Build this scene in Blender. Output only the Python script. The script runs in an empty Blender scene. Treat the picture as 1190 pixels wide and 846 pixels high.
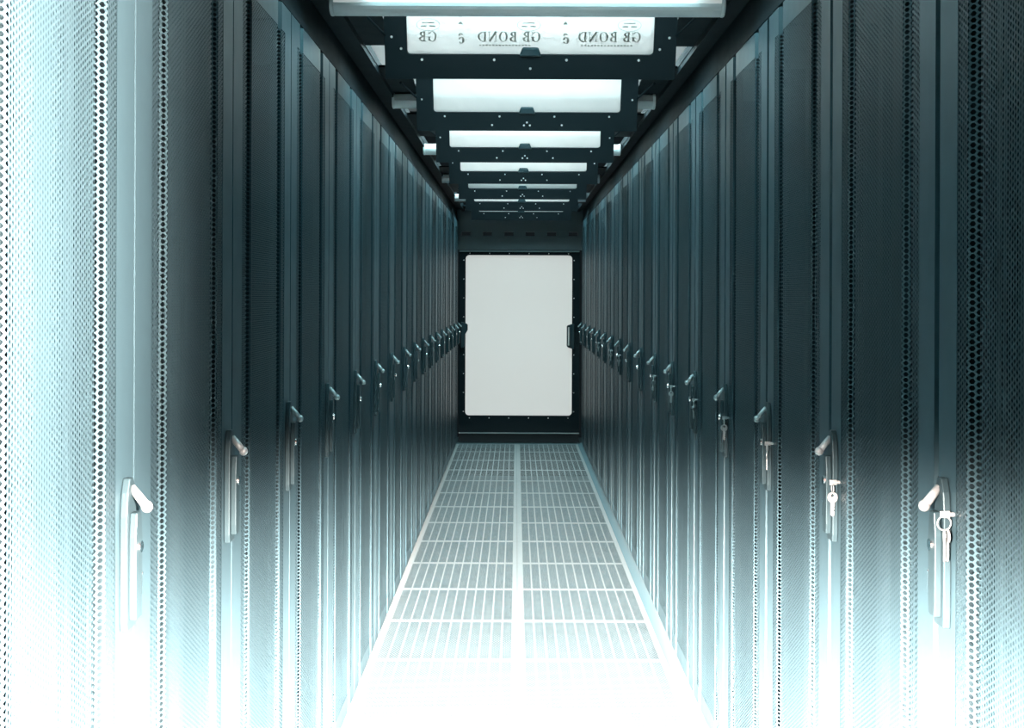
import bpy, bmesh, math
from mathutils import Vector, Matrix

S = bpy.context.scene
COL = S.collection
PI = math.pi

# ------------------------------------------------------------------ helpers
class MB:
    """collects simple shapes, then links them as ONE mesh object"""
    def __init__(self):
        self.v = []; self.f = []; self.m = []; self.mat = 0
    def add(self, vs, fs):
        b = len(self.v)
        self.v += [tuple(p) for p in vs]
        for f in fs:
            self.f.append(tuple(b + i for i in f)); self.m.append(self.mat)
    def box(self, x0, x1, y0, y1, z0, z1):
        x0, x1 = min(x0, x1), max(x0, x1)
        self.add([(x0,y0,z0),(x1,y0,z0),(x1,y1,z0),(x0,y1,z0),(x0,y0,z1),(x1,y0,z1),(x1,y1,z1),(x0,y1,z1)],
                 [(3,2,1,0),(4,5,6,7),(0,1,5,4),(1,2,6,5),(2,3,7,6),(3,0,4,7)])
    def prism(self, pts, axis, a, b):
        """polygon pts (2D) extruded along axis from a to b"""
        n = len(pts)
        def P(p, t):
            if axis == 'x': return (t, p[0], p[1])
            if axis == 'y': return (p[0], t, p[1])
            return (p[0], p[1], t)
        vs = [P(p, a) for p in pts] + [P(p, b) for p in pts]
        fs = [tuple(range(n))[::-1], tuple(range(n, 2*n))]
        for i in range(n):
            j = (i+1) % n
            fs.append((i, j, n+j, n+i))
        self.add(vs, fs)
    def tube(self, a, b, ra, rb=None, n=12):
        a = Vector(a); b = Vector(b); rb = ra if rb is None else rb
        d = (b-a).normalized()
        u = d.orthogonal().normalized(); w = d.cross(u)
        vs = []
        for c, r in ((a, ra), (b, rb)):
            for k in range(n):
                t = 2*PI*k/n
                vs.append(c + (u*math.cos(t) + w*math.sin(t))*r)
        fs = [tuple(range(n))[::-1], tuple(range(n, 2*n))]
        for i in range(n):
            j = (i+1) % n
            fs.append((i, j, n+j, n+i))
        self.add(vs, fs)
    def ball(self, c, r, n=10, m=6):
        c = Vector(c); vs = [c+Vector((0,0,r))]
        for i in range(1, m):
            p = PI*i/m
            for k in range(n):
                t = 2*PI*k/n
                vs.append(c + Vector((math.sin(p)*math.cos(t), math.sin(p)*math.sin(t), math.cos(p)))*r)
        vs.append(c-Vector((0,0,r)))
        fs = [(0, 1+k, 1+(k+1) % n) for k in range(n)]
        for i in range(m-2):
            for k in range(n):
                a = 1+i*n+k; b = 1+i*n+(k+1) % n
                fs.append((a, a+n, b+n, b))
        last = len(vs)-1
        fs += [(last, 1+(m-2)*n+(k+1) % n, 1+(m-2)*n+k) for k in range(n)]
        self.add(vs, fs)
    def torus(self, c, R, r, axis, n=20, m=8):
        c = Vector(c)
        e1, e2, e3 = {'x': ((0,1,0),(0,0,1),(1,0,0)), 'y': ((1,0,0),(0,0,1),(0,1,0)), 'z': ((1,0,0),(0,1,0),(0,0,1))}[axis]
        e1, e2, e3 = Vector(e1), Vector(e2), Vector(e3)
        vs = []
        for i in range(n):
            t = 2*PI*i/n; d = e1*math.cos(t)+e2*math.sin(t)
            for j in range(m):
                p = 2*PI*j/m
                vs.append(c + d*(R+r*math.cos(p)) + e3*(r*math.sin(p)))
        fs = []
        for i in range(n):
            for j in range(m):
                a = i*m+j; b = i*m+(j+1) % m; cc = ((i+1) % n)*m+(j+1) % m; d = ((i+1) % n)*m+j
                fs.append((a, b, cc, d))
        self.add(vs, fs)
    def build(self, name, mats, parent=None, bevel=0, smooth=False, fix=True, seg=2):
        me = bpy.data.meshes.new(name)
        me.from_pydata(self.v, [], self.f)
        if not isinstance(mats, (list, tuple)): mats = [mats]
        for m in mats: me.materials.append(m)
        me.polygons.foreach_set('material_index', self.m)
        if fix:
            bm = bmesh.new(); bm.from_mesh(me)
            bmesh.ops.recalc_face_normals(bm, faces=bm.faces)
            bm.to_mesh(me); bm.free()
        if smooth:
            me.polygons.foreach_set('use_smooth', [True]*len(me.polygons))
        me.update()
        o = bpy.data.objects.new(name, me); COL.objects.link(o)
        if parent: o.parent = parent
        if bevel:
            b = o.modifiers.new('bevel', 'BEVEL'); b.width = bevel; b.segments = seg; b.limit_method = 'ANGLE'
        return o

def thing(name, label, cat, loc=(0,0,0), group=None):
    o = bpy.data.objects.new(name, None); COL.objects.link(o)
    o.empty_display_size = .1
    o.location = loc
    o['label'] = label; o['category'] = cat
    if group: o['group'] = group
    return o

def struct(o, label, cat):
    o['kind'] = 'structure'; o['label'] = label; o['category'] = cat
    return o

def copy_tree(o, parent=None):
    c = o.copy(); COL.objects.link(c)
    if parent: c.parent = parent
    for ch in list(o.children): copy_tree(ch, c)
    return c

ORD = ['first','second','third','fourth','fifth','sixth','seventh','eighth','ninth','tenth','eleventh','twelfth',
       'thirteenth','fourteenth','fifteenth','sixteenth','seventeenth','eighteenth']

# ------------------------------------------------------------------ materials
def new_mat(name):
    m = bpy.data.materials.new(name); m.use_nodes = True
    nt = m.node_tree
    return m, nt, nt.nodes['Principled BSDF']

def simple(name, col, rough=.5, metal=0., spec=.5, noise=0.):
    m, nt, p = new_mat(name)
    p.inputs['Base Color'].default_value = (*col, 1)
    p.inputs['Roughness'].default_value = rough
    p.inputs['Metallic'].default_value = metal
    p.inputs['Specular IOR Level'].default_value = spec
    if name != 'white_ceiling': p.inputs['Specular Tint'].default_value = (.55, .92, 1.0, 1)
    if noise:
        tc = nt.nodes.new('ShaderNodeTexCoord')
        n = nt.nodes.new('ShaderNodeTexNoise'); n.inputs['Scale'].default_value = 14; n.inputs['Detail'].default_value = 3
        nt.links.new(tc.outputs['Object'], n.inputs['Vector'])
        mr = nt.nodes.new('ShaderNodeMapRange')
        mr.inputs['To Min'].default_value = max(0, rough-noise); mr.inputs['To Max'].default_value = rough+noise
        nt.links.new(n.outputs['Fac'], mr.inputs['Value'])
        nt.links.new(mr.outputs['Result'], p.inputs['Roughness'])
    return m

class N:
    """tiny math-node builder"""
    def __init__(self, nt): self.nt = nt
    def m(self, op, a, b=None, c=None):
        n = self.nt.nodes.new('ShaderNodeMath'); n.operation = op
        for i, x in enumerate((a, b, c)):
            if x is None: continue
            if isinstance(x, (int, float)): n.inputs[i].default_value = x
            else: self.nt.links.new(x, n.inputs[i])
        return n.outputs[0]

def hex_hole(nt, u, v, pitch, t):
    """1 inside a hexagonal hole, 0 on the web"""
    g = N(nt)
    u = g.m('DIVIDE', u, pitch); v = g.m('DIVIDE', v, pitch)
    def lat(du, dv):
        a = g.m('ABSOLUTE', g.m('SUBTRACT', g.m('FLOORED_MODULO', g.m('ADD', u, du), 1.7320508), .8660254))
        b = g.m('ABSOLUTE', g.m('SUBTRACT', g.m('FLOORED_MODULO', g.m('ADD', v, dv), 1.0), .5))
        d = g.m('ADD', g.m('MULTIPLY', a, .8660254), g.m('MULTIPLY', b, .5))
        return g.m('MAXIMUM', d, b)
    d = g.m('MINIMUM', lat(0, 0), lat(.8660254, .5))
    return g.m('LESS_THAN', d, t)

PAINT = (.0155, .039, .049)
M = {}
M['paint'] = simple('cabinet_paint', PAINT, .42, 0, .4, .05)
M['inside'] = simple('cabinet_inside', (.013, .030, .037), .6, 0, .2)

def perforated():
    m, nt, p = new_mat('perforated_steel')
    p.inputs['Base Color'].default_value = (*PAINT, 1)
    p.inputs['Roughness'].default_value = .45
    p.inputs['Specular IOR Level'].default_value = .4
    p.inputs['Specular Tint'].default_value = (.55, .92, 1.0, 1)
    tc = nt.nodes.new('ShaderNodeTexCoord'); sx = nt.nodes.new('ShaderNodeSeparateXYZ')
    nt.links.new(tc.outputs['Object'], sx.inputs[0])
    h = hex_hole(nt, sx.outputs['Y'], sx.outputs['Z'], .0093, .40)
    g = N(nt)
    nt.links.new(g.m('SUBTRACT', 1.0, h), p.inputs['Alpha'])
    return m
M['perf'] = perforated()
M['black'] = simple('black_steel', (.005, .010, .0125), .6, 0, .08, .05)
M['flapframe'] = simple('black_flap_frame', (.0045, .0085, .0105), .6, 0, .10, .05)
M['plastic'] = simple('black_plastic', (.012, .028, .034), .42, 0, .25)
M['knob'] = simple('grey_knob', (.20, .27, .28), .35, .2)
M['chrome'] = simple('chrome', (.78, .82, .82), .18, 1)
M['keysteel'] = simple('key_steel', (.20, .27, .28), .4, .4)
M['screw'] = simple('zinc_screw', (.75, .8, .8), .3, .6)
M['strip'] = simple('steel_strip', (.10, .16, .17), .4)
M['white'] = simple('white_ceiling', (.82, .86, .85), .8)
M['housing'] = simple('lamp_housing', (.50, .62, .64), .4)
M['wallgrey'] = simple('end_wall_paint', (.060, .096, .108), .5, 0, .4, .05)

def emit_mat(name, col, e, ecol=None):
    m, nt, p = new_mat(name)
    p.inputs['Base Color'].default_value = (*col, 1)
    p.inputs['Roughness'].default_value = .5
    p.inputs['Emission Color'].default_value = (*(ecol or col), 1)
    p.inputs['Emission Strength'].default_value = e
    return m
M['diffuser'] = emit_mat('lamp_diffuser', (.45, .52, .52), .35, (.95, 1., 1.))
M['diffuser_off'] = simple('lamp_diffuser_unlit', (.30, .36, .37), .45)

def film():
    """white protective film on acrylic: light comes through it from the room above"""
    m, nt, p = new_mat('white_film')
    out = nt.nodes['Material Output']
    t = nt.nodes.new('ShaderNodeBsdfTranslucent')
    tc = nt.nodes.new('ShaderNodeTexCoord')
    w = nt.nodes.new('ShaderNodeTexNoise'); w.inputs['Scale'].default_value = 3; w.inputs['Detail'].default_value = 4
    w.inputs['Distortion'].default_value = 1.2
    nt.links.new(tc.outputs['Object'], w.inputs['Vector'])
    cr = nt.nodes.new('ShaderNodeValToRGB')
    cr.color_ramp.elements[0].position = .3; cr.color_ramp.elements[0].color = (.58, .605, .603, 1)
    cr.color_ramp.elements[1].position = .7; cr.color_ramp.elements[1].color = (.66, .68, .678, 1)
    nt.links.new(w.outputs['Fac'], cr.inputs['Fac'])
    nt.links.new(cr.outputs['Color'], t.inputs['Color'])
    mx = nt.nodes.new('ShaderNodeMixShader'); mx.inputs['Fac'].default_value = .15
    p.inputs['Base Color'].default_value = (.8, .85, .85, 1); p.inputs['Roughness'].default_value = .3
    nt.links.new(t.outputs[0], mx.inputs[1]); nt.links.new(p.outputs[0], mx.inputs[2])
    nt.links.new(mx.outputs[0], out.inputs['Surface'])
    return m
M['film'] = film()
def ink():
    m, nt, p = new_mat('film_ink')
    out = nt.nodes['Material Output']
    t = nt.nodes.new('ShaderNodeBsdfTranslucent'); t.inputs['Color'].default_value = (.43, .46, .44, 1)
    nt.links.new(t.outputs[0], out.inputs['Surface'])
    return m
M['ink'] = ink()
M['pane'] = emit_mat('frosted_lit_pane', (.25, .27, .26), .49, (.955, 1.0, .965))

def floor_mat():
    m, nt, p = new_mat('perforated_floor_tile')
    g = N(nt)
    tc = nt.nodes.new('ShaderNodeTexCoord'); sx = nt.nodes.new('ShaderNodeSeparateXYZ')
    nt.links.new(tc.outputs['Object'], sx.inputs[0])
    X, Y = sx.outputs['X'], sx.outputs['Y']
    fx = g.m('FLOORED_MODULO', X, .6); fy = g.m('FLOORED_MODULO', Y, .6)
    ex = g.m('MINIMUM', fx, g.m('SUBTRACT', .6, fx)); ey = g.m('MINIMUM', fy, g.m('SUBTRACT', .6, fy))
    border = g.m('MAXIMUM', g.m('LESS_THAN', ex, .024), g.m('LESS_THAN', ey, .020))
    # ribs across each tile
    rx = g.m('FLOORED_MODULO', g.m('SUBTRACT', fx, .024), .046)
    rib = g.m('MAXIMUM', g.m('LESS_THAN', rx, .007), border)
    # staggered slots between the ribs
    row = g.m('FLOORED_MODULO', fy, .012); 
    q = g.m('FLOORED_MODULO', g.m('ADD', rx, g.m('MULTIPLY', g.m('FLOOR', g.m('DIVIDE', fy, .012)), .0065)), .013)
    hole = g.m('MULTIPLY', g.m('LESS_THAN', row, .0075), g.m('LESS_THAN', q, .0085))
    hole = g.m('MULTIPLY', hole, g.m('SUBTRACT', 1.0, rib))
    seam = g.m('MAXIMUM', g.m('LESS_THAN', ex, .0012), g.m('LESS_THAN', ey, .0012))
    mix = nt.nodes.new('ShaderNodeMix'); mix.data_type = 'RGBA'
    mix.inputs[6].default_value = (.110, .158, .166, 1); mix.inputs[7].default_value = (.175, .235, .240, 1)
    nt.links.new(rib, mix.inputs[0])
    mix2 = nt.nodes.new('ShaderNodeMix'); mix2.data_type = 'RGBA'
    nt.links.new(seam, mix2.inputs[0]); nt.links.new(mix.outputs[2], mix2.inputs[6])
    mix2.inputs[7].default_value = (.09, .12, .125, 1)
    nt.links.new(mix2.outputs[2], p.inputs['Base Color'])
    nt.links.new(g.m('SUBTRACT', 1.0, hole), p.inputs['Alpha'])
    p.inputs['Roughness'].default_value = .45
    return m
M['floor'] = floor_mat()
M['plenum'] = simple('plenum_concrete', (.06, .12, .14), .8)

# ------------------------------------------------------------------ dimensions
CAM_Z = 1.474
XL, XR = -.57, .64          # door planes
PITCH = .638
NCAB = 17
YL0, YR0 = 1.85-PITCH, 1.885-PITCH
ZT = 2.18                   # top of doors
YE = 12.25                  # end of the aisle
CX = .04                    # centre line of the roof fittings

# ------------------------------------------------------------------ floor
b = MB()
b.mat = 0
b.add([(-.60,-1.2,0),(.60,-1.2,0),(.60,12.0,0),(-.60,12.0,0)], [(0,1,2,3)])
b.mat = 1
for x0, x1 in ((-1.75,-.60),(.60,1.75)):
    b.box(x0, x1, -1.2, 12.6, -.04, -.001)
b.box(-.60,.60,12.0,12.6,-.04,-.001)
b.box(-1.75,1.75,-1.2,12.6,-.42,-.40)
fl = b.build('floor', [M['floor'], M['plenum']], fix=False)
fl.location = (.01, .19, 0)
struct(fl, 'pale grey perforated raised floor tiles, two across, running down the aisle', 'floor')

# ------------------------------------------------------------------ server cabinets
GD = .022      # depth of the V grooves
PROF0 = [(.0105,0),(.085,0),(.125,0),(.150,GD),(.175,0),(.463,0),(.488,GD),(.513,0),(.553,0),(.6275,0)]
Z0, Z1, Z2 = .045, .11, 2.113
def make_cabinet(s):
    """s = -1: cabinet extends to -x, +1: to +x; origin on the floor at the door plane, near edge"""
    t = thing('server_cabinet', 'x', 'server cabinet')
    PROF = list(PROF0)
    if s < 0: PROF[0], PROF[-1] = (.003, 0), (.635, 0)      # the left row stands door to door
    # carcass
    c = MB()
    yA, yB = .003, PITCH-.003
    c.box(s*.10, s*1.0, yA, yA+.012, .0, ZT)
    c.box(s*.10, s*1.0, yB-.012, yB, .0, ZT)
    c.box(s*.985, s*1.0, yA+.012, yB-.012, .0, ZT)
    c.box(s*.035, s*.985, yA+.012, yB-.012, ZT-.015, ZT)
    c.box(s*.035, s*.985, yA+.012, yB-.012, .0, .04)
    for y0, y1 in ((yA+.012, yA+.075), (yB-.075, yB-.012)):      # mounting rails and cable channels
        c.box(s*.12, s*.15, y0, y1, .04, ZT-.015)
    c.build('body', M['inside'], t)
    # equipment fronts behind the mesh: a column of blank rack panels
    # door: pressed sheet with two V grooves and folded edges
    d = MB()
    def sheet(i0, i1, z0, z1, off=0.):
        for i in range(i0, i1):
            (ya, da), (yb, db) = PROF[i], PROF[i+1]
            q = [(s*(da+off),ya,z0),(s*(db+off),yb,z0),(s*(db+off),yb,z1),(s*(da+off),ya,z1)]
            d.add(q, [(0,1,2,3)])
    n = len(PROF)-1
    sheet(0, 1, Z0, ZT); sheet(n-1, n, Z0, ZT)
    sheet(1, n-1, Z2, ZT); sheet(1, n-1, Z0, Z1)
    for y in (PROF[0][0], PROF[-1][0]):
        d.add([(0,y,Z0),(s*.028,y,Z0),(s*.028,y,ZT),(0,y,ZT)], [(0,1,2,3)])
    for z in (Z0, ZT):
        for i in range(n):
            (ya, da), (yb, db) = PROF[i], PROF[i+1]
            d.add([(s*da,ya,z),(s*db,yb,z),(s*.028,yb,z),(s*.028,ya,z)], [(0,1,2,3)])
    door = d.build('door', M['paint'], t, fix=False)
    # welded, so that solidify keeps the sheet together
    bm = bmesh.new(); bm.from_mesh(door.data); bmesh.ops.remove_doubles(bm, verts=bm.verts, dist=1e-5)
    bm.to_mesh(door.data); bm.free()
    d = MB()
    for off in (.0004, .0012, .0020):        # a sheet 1.6 mm thick: front, core and back of the punched holes
        sheet(1, n-1, Z1, Z2, off)
    d.build('perforated_panel', M['perf'], door, fix=False)
    # hinges on the near edge
    for z in (.28, 1.9):
        h = MB(); h.tube((s*.010,.004,z-.04),(s*.010,.004,z+.04),.004,n=10)
        h.build('hinge', M['plastic'], door)
    # swing handle at the far edge
    hy = PITCH-.046
    h = MB()
    out = [(-.020,.985),(.020,.985),(.022,1.0),(.022,1.15),(.017,1.185),(.008,1.205),(-.008,1.205),(-.017,1.185),(-.022,1.15),(-.022,1.0)]
    h.prism([(hy+p[0], p[1]) for p in out], 'x', -s*.0008, -s*.012)
    grip = [(-.013,1.0),(.013,1.0),(.015,1.02),(.015,1.12),(.010,1.155),(-.010,1.155),(-.015,1.12),(-.015,1.02)]
    h.prism([(hy+p[0], p[1]) for p in grip], 'x', -s*.012, -s*.023)
    hd = h.build('swing_handle', M['plastic'], t, bevel=.002)
    k = MB()
    a = Vector((-s*.010, hy+.004, 1.190)); e = Vector((-s*.034, hy-.002, 1.163))
    k.tube(a, e, .0062, .0068, 12); k.ball(e, .0088, 12, 8)
    k.build('latch_knob', M['knob'], hd, smooth=True)
    k = MB(); k.tube((-s*.022, hy, 1.105), (-s*.0265, hy, 1.105), .009, .0085, 16)
    k.build('lock_cylinder', M['chrome'], hd)
    k = MB(); k.tube((-s*.020, hy+.018, 1.032), (-s*.020, hy+.018, 1.062), .0022, n=8); k.ball((-s*.020, hy+.018, 1.062), .003)
    k.build('glint_pin', M['chrome'], hd)  # chrome pin added to give the handle's lower edge its glint
    return t

HANDLE_Y = PITCH-.046
for s, y0, side, xp in ((-1, YL0, 'left', XL), (1, YR0, 'right', XR)):
    proto = make_cabinet(s)
    for i in range(NCAB):
        o = proto if i == 0 else copy_tree(proto)
        o.location = (xp, y0+i*PITCH, 0)
        o['group'] = 'server cabinets in the %s row' % side
        if i == 0: lab = 'nearest dark server cabinet of the %s row, cut off by the photo edge' % side
        elif i == NCAB-1: lab = 'farthest dark server cabinet of the %s row, beside the end door' % side
        else: lab = 'dark mesh-door server cabinet, %s from the camera in the %s row' % (ORD[i], side)
        o['label'] = lab

# ------------------------------------------------------------------ keys in the right-hand locks
def key_mb(b, c, s, ang, length=.046):
    """flat key hanging from point c; plate normal turned by ang about z"""
    ca, sa = math.cos(ang), math.sin(ang)
    def P(u, w, z): return (c[0]+u*ca-w*sa, c[1]+u*sa+w*ca, c[2]+z)
    th = .0011
    n = 16; ro, ri = .0105, .0032
    cz = -.008; vs = []
    for w in (-th, th):
        for k in range(n):
            t = 2*PI*k/n; vs.append(P(ro*math.cos(t), w, cz+ro*math.sin(t)))
        for k in range(n):
            t = 2*PI*k/n; vs.append(P(ri*math.cos(t), w, cz+.004+ri*math.sin(t)))
    fs = []
    for k in range(n):
        j = (k+1) % n
        fs += [(k, j, n+j, n+k), (2*n+j, 2*n+k, 3*n+k, 3*n+j), (k, 2*n+k, 2*n+j, j), (n+j, 3*n+j, 3*n+k, n+k)]
    b.add(vs, fs)
    z = cz-ro*.9; L = length-.018
    pts = [(-.004,z),(.004,z),(.004,z-.25*L),(.0025,z-.36*L),(.004,z-.45*L),(.002,z-.6*L),(.0038,z-.7*L),(.0025,z-.82*L),(.0035,z-.9*L),(0,z-L),(-.004,z-.9*L)]
    m = len(pts)
    vs = [P(u, -th, zz) for u, zz in pts]+[P(u, th, zz) for u, zz in pts]
    fs = [tuple(range(m)), tuple(range(m, 2*m))[::-1]]+[(i, (i+1) % m, m+(i+1) % m, m+i) for i in range(m)]
    b.add(vs, fs)

def key_set(i, label, angs, ring=.0085, drop=.0):
    y = YR0+i*PITCH+HANDLE_Y
    t = thing('key_set', label, 'keys', (XR+.010, y-.030, 1.105+drop), 'keys hanging in the right row locks')
    b = MB(); b.tube((-.001,0,0),(-.022,0,0),.0035,.0035,8); b.box(-.030,-.016,-.0010,.0010,-.005,.005)
    b.build('lock_key', M['keysteel'], t, bevel=.0004)
    b = MB(); b.torus((-.024,0,-.005-ring*.8), ring, .0012, 'x' if ring < .009 else 'y', 24, 6)
    b.build('key_ring', M['keysteel'], t, smooth=True)
    for q, a in enumerate(angs):
        b = MB(); key_mb(b, (-.024+.005*q, .002*q, -.009-1.5*ring), 1, a)
        b.build('key', M['keysteel'], t)
    return t
cab = lambda i: 'dark mesh-door cabinet %s from the camera in the right row' % ORD[i]
key_set(0, 'two keys edge-on under a large round ring, on the nearest right-hand handle', (1.35, 1.62), .0100, .05)
key_set(1, 'single broad flat key hanging below the second right-hand handle from the camera', (.12,))
key_set(2, 'edge-on bright key hanging below the third right-hand handle from the camera', (1.25,))
key_set(3, 'small flat key hanging below the fourth right-hand handle from the camera', (.05,))
key_set(4, 'key hanging at the fifth right-hand handle from the camera', (1.1,))
key_set(5, 'small flat key hanging at the sixth right-hand handle from the camera', (.1,))
key_set(6, 'small key hanging at the seventh right-hand handle from the camera', (.6,))
for i in (9, 10, 12):
    key_set(i, 'tiny far key at the %s right-hand handle from the camera' % ORD[i], (.3,))

# ------------------------------------------------------------------ roof of the aisle
RZ = 2.312
FW, FH, RAIL = .885, .90, .0675
b = MB()
OX0, OX1 = CX-.552, CX+.552
b.box(-1.0, OX0, .9, YE+.1, RZ, RZ+.03); b.box(OX1, 1.1, .9, YE+.1, RZ, RZ+.03)
flap_y = [3.80+1.2*k for k in range(7)]
far = [y+.78 for y in flap_y]
b.box(OX0, OX1, .9, 1.80, RZ, RZ+.008); b.box(OX0, OX1, 2.18, 2.98, RZ, RZ+.008)     # bays nearer than the first flap
prev = 3.36
for k, y in enumerate(flap_y):
    # slot the flap swings through, then a cross plate, then the open gap behind it
    b.box(OX0, OX1, prev, y-.42, RZ, RZ+.008)
    b.box(OX0, CX-FW/2-.006, y-.42, y+.06, RZ, RZ+.008); b.box(CX+FW/2+.006, OX1, y-.42, y+.06, RZ, RZ+.008)
    b.box(OX0, OX1, y+.06, far[k]-.40, RZ, RZ+.008)
    prev = far[k]
b.box(OX0, OX1, prev, YE+.1, RZ, RZ+.008)
# deep edges of the side beams
b.box(OX0-.03, OX0-.002, .9, YE, RZ-.02, RZ); b.box(OX1+.002, OX1+.03, .9, YE, RZ-.02, RZ)
struct(b.build('roof_frame', M['black']), 'black steel roof frame with open bays above the aisle', 'roof frame')
for nm, x, s in (('trim_1', XL, -1), ('trim_2', XR, 1)):
    b = MB(); b.box(x+s*.02, x+s*.045, .9, YE, ZT+.002, RZ); b.box(x+s*.008, x+s*.02, .9, YE, ZT+.012, ZT+.03)
    struct(b.build(nm, M['black']), 'black upstand strip on top of the %s cabinet row' % ('left' if s < 0 else 'right'), 'trim')
b = MB(); b.box(-2.0, 2.1, .5, 13.4, 3.45, 3.5)
struct(b.build('ceiling', M['white']), 'white room ceiling seen through the roof gaps', 'ceiling')

# ------------------------------------------------------------------ roof flaps
TILT = math.radians(20)
def rounded(x0, x1, z0, z1, r, n=4):
    pts = []
    for cx, cz, a0 in ((x1-r, z1-r, 0), (x0+r, z1-r, PI/2), (x0+r, z0+r, PI), (x1-r, z0+r, 1.5*PI)):
        for k in range(n+1):
            a = a0+k*PI/2/n
            pts.append((cx+r*math.cos(a), cz+r*math.sin(a)))
    return pts
def ring_frame(b, outer, inner, y0, y1):
    n = len(outer)
    for y, fl in ((y0, False), (y1, True)):
        vs = [(p[0], y, p[1]) for p in outer]+[(p[0], y, p[1]) for p in inner]
        b.add(vs, [(i, (i+1) % n, n+(i+1) % n, n+i) for i in range(n)])
    for lp in (outer, inner):
        vs = [(p[0], y0, p[1]) for p in lp]+[(p[0], y1, p[1]) for p in lp]
        b.add(vs, [(i, (i+1) % n, n+(i+1) % n, n+i) for i in range(n)])
def make_flap(extra):
    t = thing('roof_flap', 'x', 'roof flap', group='tilted roof flaps along the aisle')
    b = MB()
    ring_frame(b, rounded(-FW/2, FW/2, -.007, FH, .004), rounded(-FW/2+RAIL, FW/2-RAIL, RAIL, FH-RAIL, .012), -.010, .022)
    fr = b.build('frame', M['flapframe'], t)
    b = MB(); b.box(-FW/2+RAIL-.01, FW/2-RAIL+.01, .004, .008, RAIL-.01, FH-RAIL+.01)
    pane = b.build('pane', M['film'], t)
    b = MB(); b.prism([(-.034,RAIL-.004),(.034,RAIL-.004),(.024,RAIL+.022),(-.024,RAIL+.022)], 'y', -.018, .003)
    b.build('catch', M['plastic'], t, bevel=.004)
    pos = [(-.33,.052),(-.11,.052),(.11,.052),(.33,.052),(-FW/2+.022,.12),(FW/2-.022,.12)]
    pos += [(-.012,.016),(.012,.016),(0,.028),(-.14,.017),(.14,.017)] if extra else [(0,.026),(-FW/2+.05,.085),(FW/2-.05,.085)]
    for x, z in pos:
        b = MB(); b.tube((x,-.010,z),(x,-.0135,z),.0042,.0030,8)
        b.build('screw', M['screw'], fr)
    for sx in (-1, 1):
        b = MB(); b.tube((sx*.437,.0,.12),(sx*.49,-.14,.21),.0035,n=8); b.ball((sx*.437,0,.12),.006); b.ball((sx*.49,-.14,.21),.006)
        b.build('stay_arm', M['black'], t)
    t.rotation_euler = (TILT, 0, 0)
    return t, pane
fA, paneA = make_flap(False)
fB, _ = make_flap(True)
LAB = ['nearest tilted roof flap, white pane with mirrored grey lettering on its film',
       'second tilted roof flap from the camera, black frame around a plain white pane',
       'third tilted roof flap from the camera, black frame around a white pane',
       'fourth tilted roof flap from the camera, thin bright white pane strip showing',
       'fifth tilted roof flap from the camera, narrow grey-white strip showing',
       'sixth tilted roof flap from the camera, very thin bright strip showing',
       'farthest tilted roof flap, thin dim strip just before the end wall']
for k, y in enumerate(flap_y):
    o = fA if k == 0 else (fB if k == 1 else copy_tree(fB))
    o.location = (CX, y, 2.142); o['label'] = LAB[k]

# mirrored print on the film of the nearest flap
def stroke(b, p, q, w0, y=0., w1=None):
    p = Vector(p); q = Vector(q); d = (q-p).normalized(); nn = Vector((-d.y, d.x)); w1 = w0 if w1 is None else w1
    c = [p+nn*w0/2, p-nn*w0/2, q-nn*w1/2, q+nn*w1/2]
    b.prism([(v.x, v.y) for v in c], 'y', y, y-.0005)
def arc(b, c, rx, rz, a0, a1, wfun, n=16):
    pin, pout = [], []
    for k in range(n+1):
        a = a0+(a1-a0)*k/n; w = wfun(a)
        pin.append((c[0]+(rx-w)*math.cos(a), c[1]+(rz-w*.7)*math.sin(a)))
        pout.append((c[0]+rx*math.cos(a), c[1]+rz*math.sin(a)))
    for k in range(n):
        b.prism([pin[k], pin[k+1], pout[k+1], pout[k]], 'y', 0, -.0005)
H = .030
thick = lambda a: .0018+.0055*abs(math.cos(a))
def letter(ch, x):
    """serif capital drawn in a fresh MB with left edge at x; returns (shape, advance)"""
    b = MB(); W = .0065
    def stem(xx): stroke(b, (xx, 0), (xx, H), W)
    def serif(xx, z, w=.013): stroke(b, (xx-w/2, z), (xx+w/2, z), .0018)
    if ch == 'O': arc(b, (x+.017, H/2), .017, H/2+.0005, 0, 2*PI, thick, 24); return b, .040
    if ch == 'G':
        arc(b, (x+.017, H/2), .017, H/2+.0005, .75, 2*PI-.55, thick, 20)
        stroke(b, (x+.029, .002), (x+.029, H*.45), .006); serif(x+.028, H*.45, .014)
        stroke(b, (x+.0305, H), (x+.0305, H*.68), .0025); return b, .040
    if ch == 'D':
        stem(x+.007); serif(x+.007, .001); serif(x+.007, H-.001)
        arc(b, (x+.012, H/2), .022, H/2, -PI/2, PI/2, thick, 16); return b, .040
    if ch == 'B':
        stem(x+.007); serif(x+.007, .001); serif(x+.007, H-.001)
        arc(b, (x+.010, H*.76), .015, H*.24, -PI/2, PI/2, thick, 10)
        arc(b, (x+.010, H*.26), .018, H*.27, -PI/2, PI/2, thick, 10); return b, .035
    if ch == 'N':
        stroke(b, (x+.006, 0), (x+.006, H), .0025); stroke(b, (x+.031, 0), (x+.031, H), .0025)
        stroke(b, (x+.005, H), (x+.031, 0), .0072); serif(x+.006, .001, .012); serif(x+.005, H-.001, .012); serif(x+.031, H-.001, .012)
        return b, .041
def put(parent, b, name='letter'):
    # mirrored left-right, as the film is read from behind
    b.v = [(-p[0], p[1], p[2]) for p in b.v]
    o = b.build(name, M['ink'], parent)
    o.location = (0, .0037, 0)
    return o
def shift(b, dx, dz): b.v = [(p[0]+dx, p[1], p[2]+dz) for p in b.v]
zt = .105
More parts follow.
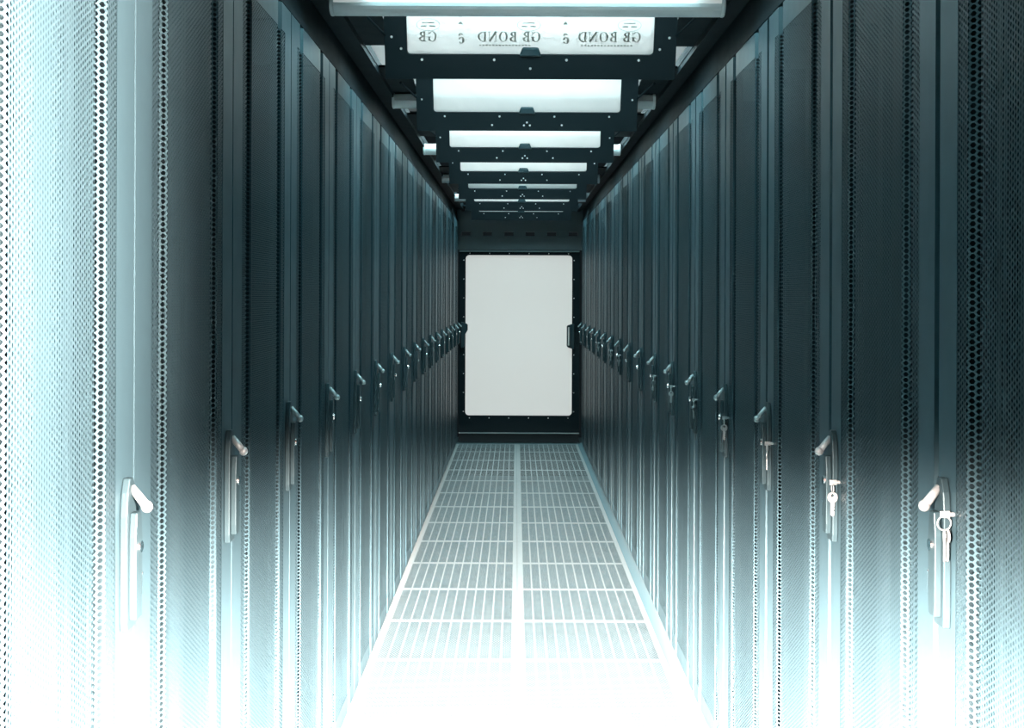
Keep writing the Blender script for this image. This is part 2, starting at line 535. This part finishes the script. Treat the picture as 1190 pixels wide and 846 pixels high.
for x0, word in ((-.335, 'GB BOND'), (-.030, 'GB BOND'), (.285, 'GB ')):
    x = 0.
    for ch in word:
        if ch == ' ': x += .012; continue
        L, adv = letter(ch, 0.); L.v = [(p[0]*.79, p[1], p[2]) for p in L.v]; shift(L, x0+x, zt); put(paneA, L); x += adv*.79
for x0 in (-.118, .200):
    b = MB(); arc(b, (x0+.010, zt+.004), .010, .010, .3, 2*PI-.6, thick, 14); arc(b, (x0+.012, zt+.020), .007, .006, -.6, PI, thick, 8)
    put(paneA, b, 'print_mark')
    b = MB(); b.prism([(x0+.004, zt+.052), (x0+.020, zt+.052), (x0+.012, zt+.062)], 'y', 0, -.0005)
    stroke(b, (x0+.007, zt+.075), (x0+.017, zt+.075), .003); put(paneA, b, 'print_mark')
for x0 in (-.30, .005, .31):
    b = MB(); arc(b, (x0, zt+.050), .036, .0185, 0, 2*PI, lambda a: .0016, 28)
    stroke(b, (x0-.022, zt+.046), (x0-.004, zt+.046), .004); stroke(b, (x0+.004, zt+.046), (x0+.022, zt+.046), .004)
    stroke(b, (x0-.018, zt+.056), (x0+.018, zt+.056), .003)
    put(paneA, b, 'print_emblem')
for x0 in (-.31, .0):
    b = MB()
    for j in range(16): stroke(b, (x0+j*.010, zt-.011), (x0+j*.010+.006, zt-.011), .004)
    put(paneA, b, 'print_line')

# ------------------------------------------------------------------ lamps under the roof
def half_round(z_mid, rz, ry, a0, a1, n=10):
    return [(ry*math.cos(a0+(a1-a0)*k/n), z_mid+rz*math.sin(a0+(a1-a0)*k/n)) for k in range(n+1)]
def make_lamp():
    t = thing('ceiling_lamp', 'x', 'lamp', group='tube lamps across the aisle')
    L = .55
    b = MB(); b.prism(half_round(.030, .030, .034, PI, 2*PI), 'x', -L+.012, L-.012)
    b.build('housing', M['housing'], t, bevel=.001)
    b = MB(); b.prism([(.034,.031),(.030,.055),(.018,.060),(-.018,.060),(-.030,.055),(-.034,.031)], 'x', -L+.012, L-.012)
    b.build('diffuser', M['diffuser'], t)
    for s in (-1, 1):
        b = MB(); b.prism(half_round(.030, .031, .035, PI, 2*PI)+[(.035,.05),(.02,.063),(-.02,.063),(-.035,.05)], 'x', s*(L-.012), s*L)
        b.build('end_cap', M['housing'], t, bevel=.004)
    return t
lamp = make_lamp()
LLAB = ['nearest pale tube lamp crossing the aisle at the top of the photo',
        'second tube lamp, its ends showing either side of the second flap',
        'third tube lamp, bright ends beside the fourth roof flap',
        'fourth tube lamp, ends showing beside the fifth roof flap',
        'farthest tube lamp, small bright ends beside the sixth roof flap']
for k in range(5):
    o = lamp if k == 0 else copy_tree(lamp)
    o.location = (CX-.012, 3.46+1.73*k, 2.25); o['label'] = LLAB[k]
    if k in (1, 3):
        for ch in o.children:
            if ch.name.startswith('diffuser'):
                ch.data = ch.data.copy(); ch.data.materials[0] = M['diffuser_off']

# ------------------------------------------------------------------ end wall and door
b = MB()
ex0, ex1 = -.75, .83
b.box(ex0, ex1, YE+.02, YE+.07, 2.115, RZ)              # lighter panel over the beam
b.box(ex0, -.60, YE+.02, YE+.07, 0, 2.115); b.box(.66, ex1, YE+.02, YE+.07, 0, 2.115)
b.box(-.60, .66, YE+.01, YE+.07, 1.915, 2.030)          # header panel
struct(b.build('wall_end', M['wallgrey']), 'dark end wall panels around the aisle door', 'wall')
b = MB()
b.box(-.60, .66, YE-.005, YE+.06, 2.030, 2.043); b.box(-.60, .66, YE-.005, YE+.06, 2.100, 2.115)
xs = [-.60]
for k in range(6):
    c = -.50+k*.212; xs += [c-.045, c+.045]
xs.append(.66)
for k in range(0, len(xs), 2): b.box(xs[k], xs[k+1], YE, YE+.05, 2.043, 2.100)
for k in range(1, len(xs)-1, 2): b.box(xs[k], xs[k+1], YE, YE+.05, 2.043, 2.052); b.box(xs[k], xs[k+1], YE, YE+.05, 2.090, 2.100)
struct(b.build('trim_3', M['wallgrey']), 'dark slotted beam above the end door', 'trim')

b = MB()
wx0, wx1, wz0, wz1 = -.502, .553, .274, 1.861
ring_frame(b, rounded(-.565, .625, .012, 1.895, .003, 5), rounded(wx0, wx1, wz0, wz1, .035, 5), YE+.01, YE+.05)
dr = b.build('door_1', M['black'])
struct(dr, 'black framed sliding door with a large frosted window at the aisle end', 'door')
for z0, z1 in ((1.893, 1.906), (.098, .107)):
    b = MB(); b.box(-.565, .625, YE-.010, YE+.012, z0, z1); b.build('edge_strip', M['strip'], dr)
b = MB(); b.box(wx0-.02, wx1+.02, YE+.028, YE+.034, wz0-.02, wz1+.02)
b.build('window_pane', M['pane'], dr)
for k in range(6):
    for z in (1.878, .250):
        b = MB(); x = -.46+k*.195; b.tube((x,YE+.012,z),(x,YE+.005,z),.006,.004,8); b.build('screw', M['screw'], dr)
for k in range(9):
    for x in (-.52, .571):
        b = MB(); z = 1.81-k*.187; b.tube((x,YE+.012,z),(x,YE+.005,z),.006,.004,8); b.build('screw', M['screw'], dr)
# left: black lever lock;  right: bow handle
b = MB()
b.prism([(-.545,1.20),(-.492,1.185),(-.478,1.172),(-.478,1.12),(-.495,1.09),(-.508,1.07),(-.508,.965),(-.520,.945),(-.545,.94)], 'y', YE+.009, YE-.025)
b.build('lock_lever', M['plastic'], dr, bevel=.004)
b = MB()
b.prism([(.56,1.185),(.51,1.170),(.50,1.160),(.50,.965),(.512,.950),(.56,.935),(.575,.935),(.575,1.185)], 'y', YE+.009, YE-.012)
b.build('handle_plate', M['plastic'], dr, bevel=.004)
b = MB(); b.tube((.520,YE-.030,.972),(.520,YE-.030,1.150),.009,n=12); b.tube((.520,YE-.030,1.140),(.520,YE-.012,1.140),.008); b.tube((.520,YE-.030,.985),(.520,YE-.012,.985),.008)
b.build('handle', M['screw'], dr, smooth=False)

# ------------------------------------------------------------------ light
TINT = (.84, .97, 1.0)
def area(name, loc, rot, sx, sy, power, col=TINT, spread=PI):
    l = bpy.data.lights.new(name, 'AREA'); l.shape = 'RECTANGLE'; l.size = sx; l.size_y = sy; l.energy = power; l.color = col; l.spread = spread
    o = bpy.data.objects.new(name, l); COL.objects.link(o); o.location = loc; o.rotation_euler = rot
    return o
def spot(name, loc, target, half, blend, power, col=TINT, r=.05):
    l = bpy.data.lights.new(name, 'SPOT'); l.spot_size = 2*half; l.spot_blend = blend; l.energy = power; l.color = col; l.shadow_soft_size = r
    o = bpy.data.objects.new(name, l); COL.objects.link(o); o.location = loc
    o.rotation_euler = (Vector(target)-Vector(loc)).to_track_quat('-Z', 'Y').to_euler()
    return o
FLAP_POW = [20, 15, 21, 21, 14, 19, 11]
for k, y in enumerate(flap_y):
    # room light behind each swung flap
    area('room_light', (CX, y+.42, 2.95), (math.radians(-62), 0, 0), 1.0, .25, FLAP_POW[k], (.96, 1.0, .995))
area('ceiling_fill', (CX, 7.0, 2.75), (PI, 0, 0), .5, 10.5, 170)  # fill added above the roof frame to brighten the room ceiling

def fade_fill(name, loc, side, power, col):
    """added fill with no real fixture: a band of light below the horizon, thrown to one side, even along the aisle"""
    l = bpy.data.lights.new(name, 'POINT'); l.energy = power; l.color = col; l.shadow_soft_size = .06
    o = bpy.data.objects.new(name, l); COL.objects.link(o); o.location = loc
    l.use_nodes = True; nt = l.node_tree; g = N(nt)
    tc = nt.nodes.new('ShaderNodeTexCoord'); sx = nt.nodes.new('ShaderNodeSeparateXYZ')
    nt.links.new(tc.outputs['Normal'], sx.inputs[0])
    down = g.m('ADD', g.m('MULTIPLY', sx.outputs['Z'], SGN), g.m('MULTIPLY', sx.outputs['X'], -SGN*side*LEAN))
    def ramp(v, a, b, kind='SMOOTHSTEP'):
        n = nt.nodes.new('ShaderNodeMapRange'); n.interpolation_type = kind
        n.inputs['From Min'].default_value = a; n.inputs['From Max'].default_value = b
        nt.links.new(v, n.inputs['Value']); return n.outputs['Result']
    # a direction mask parallel to the aisle keeps the beam on the wall (side = +-1) or on the floor (side = 0)
    sl = g.m('DIVIDE', sx.outputs['X'], g.m('MAXIMUM', g.m('ABSOLUTE', sx.outputs['Z']), .001))
    if side: mask = ramp(g.m('MULTIPLY', sl, -SGN*side*XSGN), *((.785, .87) if side > 0 else (.75, .83)))
    else: mask = g.m('SUBTRACT', 1.0, ramp(g.m('ABSOLUTE', sl), .38, .52))
    band = g.m('MULTIPLY', ramp(down, .105, .44) if side else ramp(down, .095, .43), g.m('SUBTRACT', 1.0, g.m('MULTIPLY', .96, ramp(down, .36, .48))))
    f = nt.nodes.new('ShaderNodeLightFalloff'); f.inputs['Strength'].default_value = 1.
    nt.links.new(g.m('MULTIPLY', f.outputs['Constant'], g.m('MULTIPLY', band, mask)), nt.nodes['Emission'].inputs['Strength'])
    return o
SGN, XSGN, LEAN = -1., 1., .06
WARM = (1.0, .62, .53)
LOW, FLO, LEFT = 12500, 2900, 30000
for s, nm in ((1, 'fade_fill_right_wall'), (-1, 'fade_fill_left_wall')):  # added, unseen lamps that fade the lower walls to white
    fade_fill(nm, (-s*.5, -.05, 1.42), s, LOW, WARM)
fade_fill('fade_fill_floor', (.01, -.05, 1.42), 0, FLO, (1.0, .78, .72))  # added, unseen lamp that whitens the near floor
spot('fade_fill_left', (.5, -.05, 1.5), (-1.0, -.05, 1.5), math.acos(.39), .56, LEFT, WARM)  # added, unseen spot that fades the near left cabinets to white
for k, y in enumerate(flap_y):
    area('gap_fill', (CX, y+.58, 2.56), (0, 0, 0), 1.0, .34, 27, (.64, .95, 1.0))  # fill added over each roof gap to brighten floor and door tops

area('gap_fill', (CX, 3.18, 2.56), (0, 0, 0), 1.0, .34, 20, (.64, .95, 1.0))  # same added fill over the nearer bays, for the near door tops
area('gap_fill', (CX, 1.98, 2.56), (0, 0, 0), 1.0, .34, 4, (.64, .95, 1.0))
w = bpy.data.worlds.new('world'); S.world = w; w.use_nodes = True
w.node_tree.nodes['Background'].inputs[0].default_value = (.55, .85, 1.0, 1)
w.node_tree.nodes['Background'].inputs[1].default_value = .01

# ------------------------------------------------------------------ camera
cd = bpy.data.cameras.new('camera'); cam = bpy.data.objects.new('camera', cd); COL.objects.link(cam)
F = 1440.
cd.sensor_fit = 'HORIZONTAL'; cd.sensor_width = 36; cd.lens = F/1190*36
cd.shift_x = -(600-595)/1190; cd.shift_y = -(423-342)/1190
cd.clip_start = .02; cd.clip_end = 100
cam.location = (0, 0, CAM_Z)
cam.rotation_euler = (PI/2, 0, 0)
cam.rotation_euler = (Matrix.Rotation(PI/2, 3, 'X') @ Matrix.Rotation(math.radians(.22), 3, 'Z')).to_euler()
S.camera = cam

vs = S.view_settings
S.display_settings.display_device = 'sRGB'
vs.view_transform = 'Standard'; vs.look = 'None'; vs.exposure = 0; vs.gamma = 1; vs.use_curve_mapping = False
S.cycles.transparent_max_bounces = 16
S.cycles.max_bounces = 6
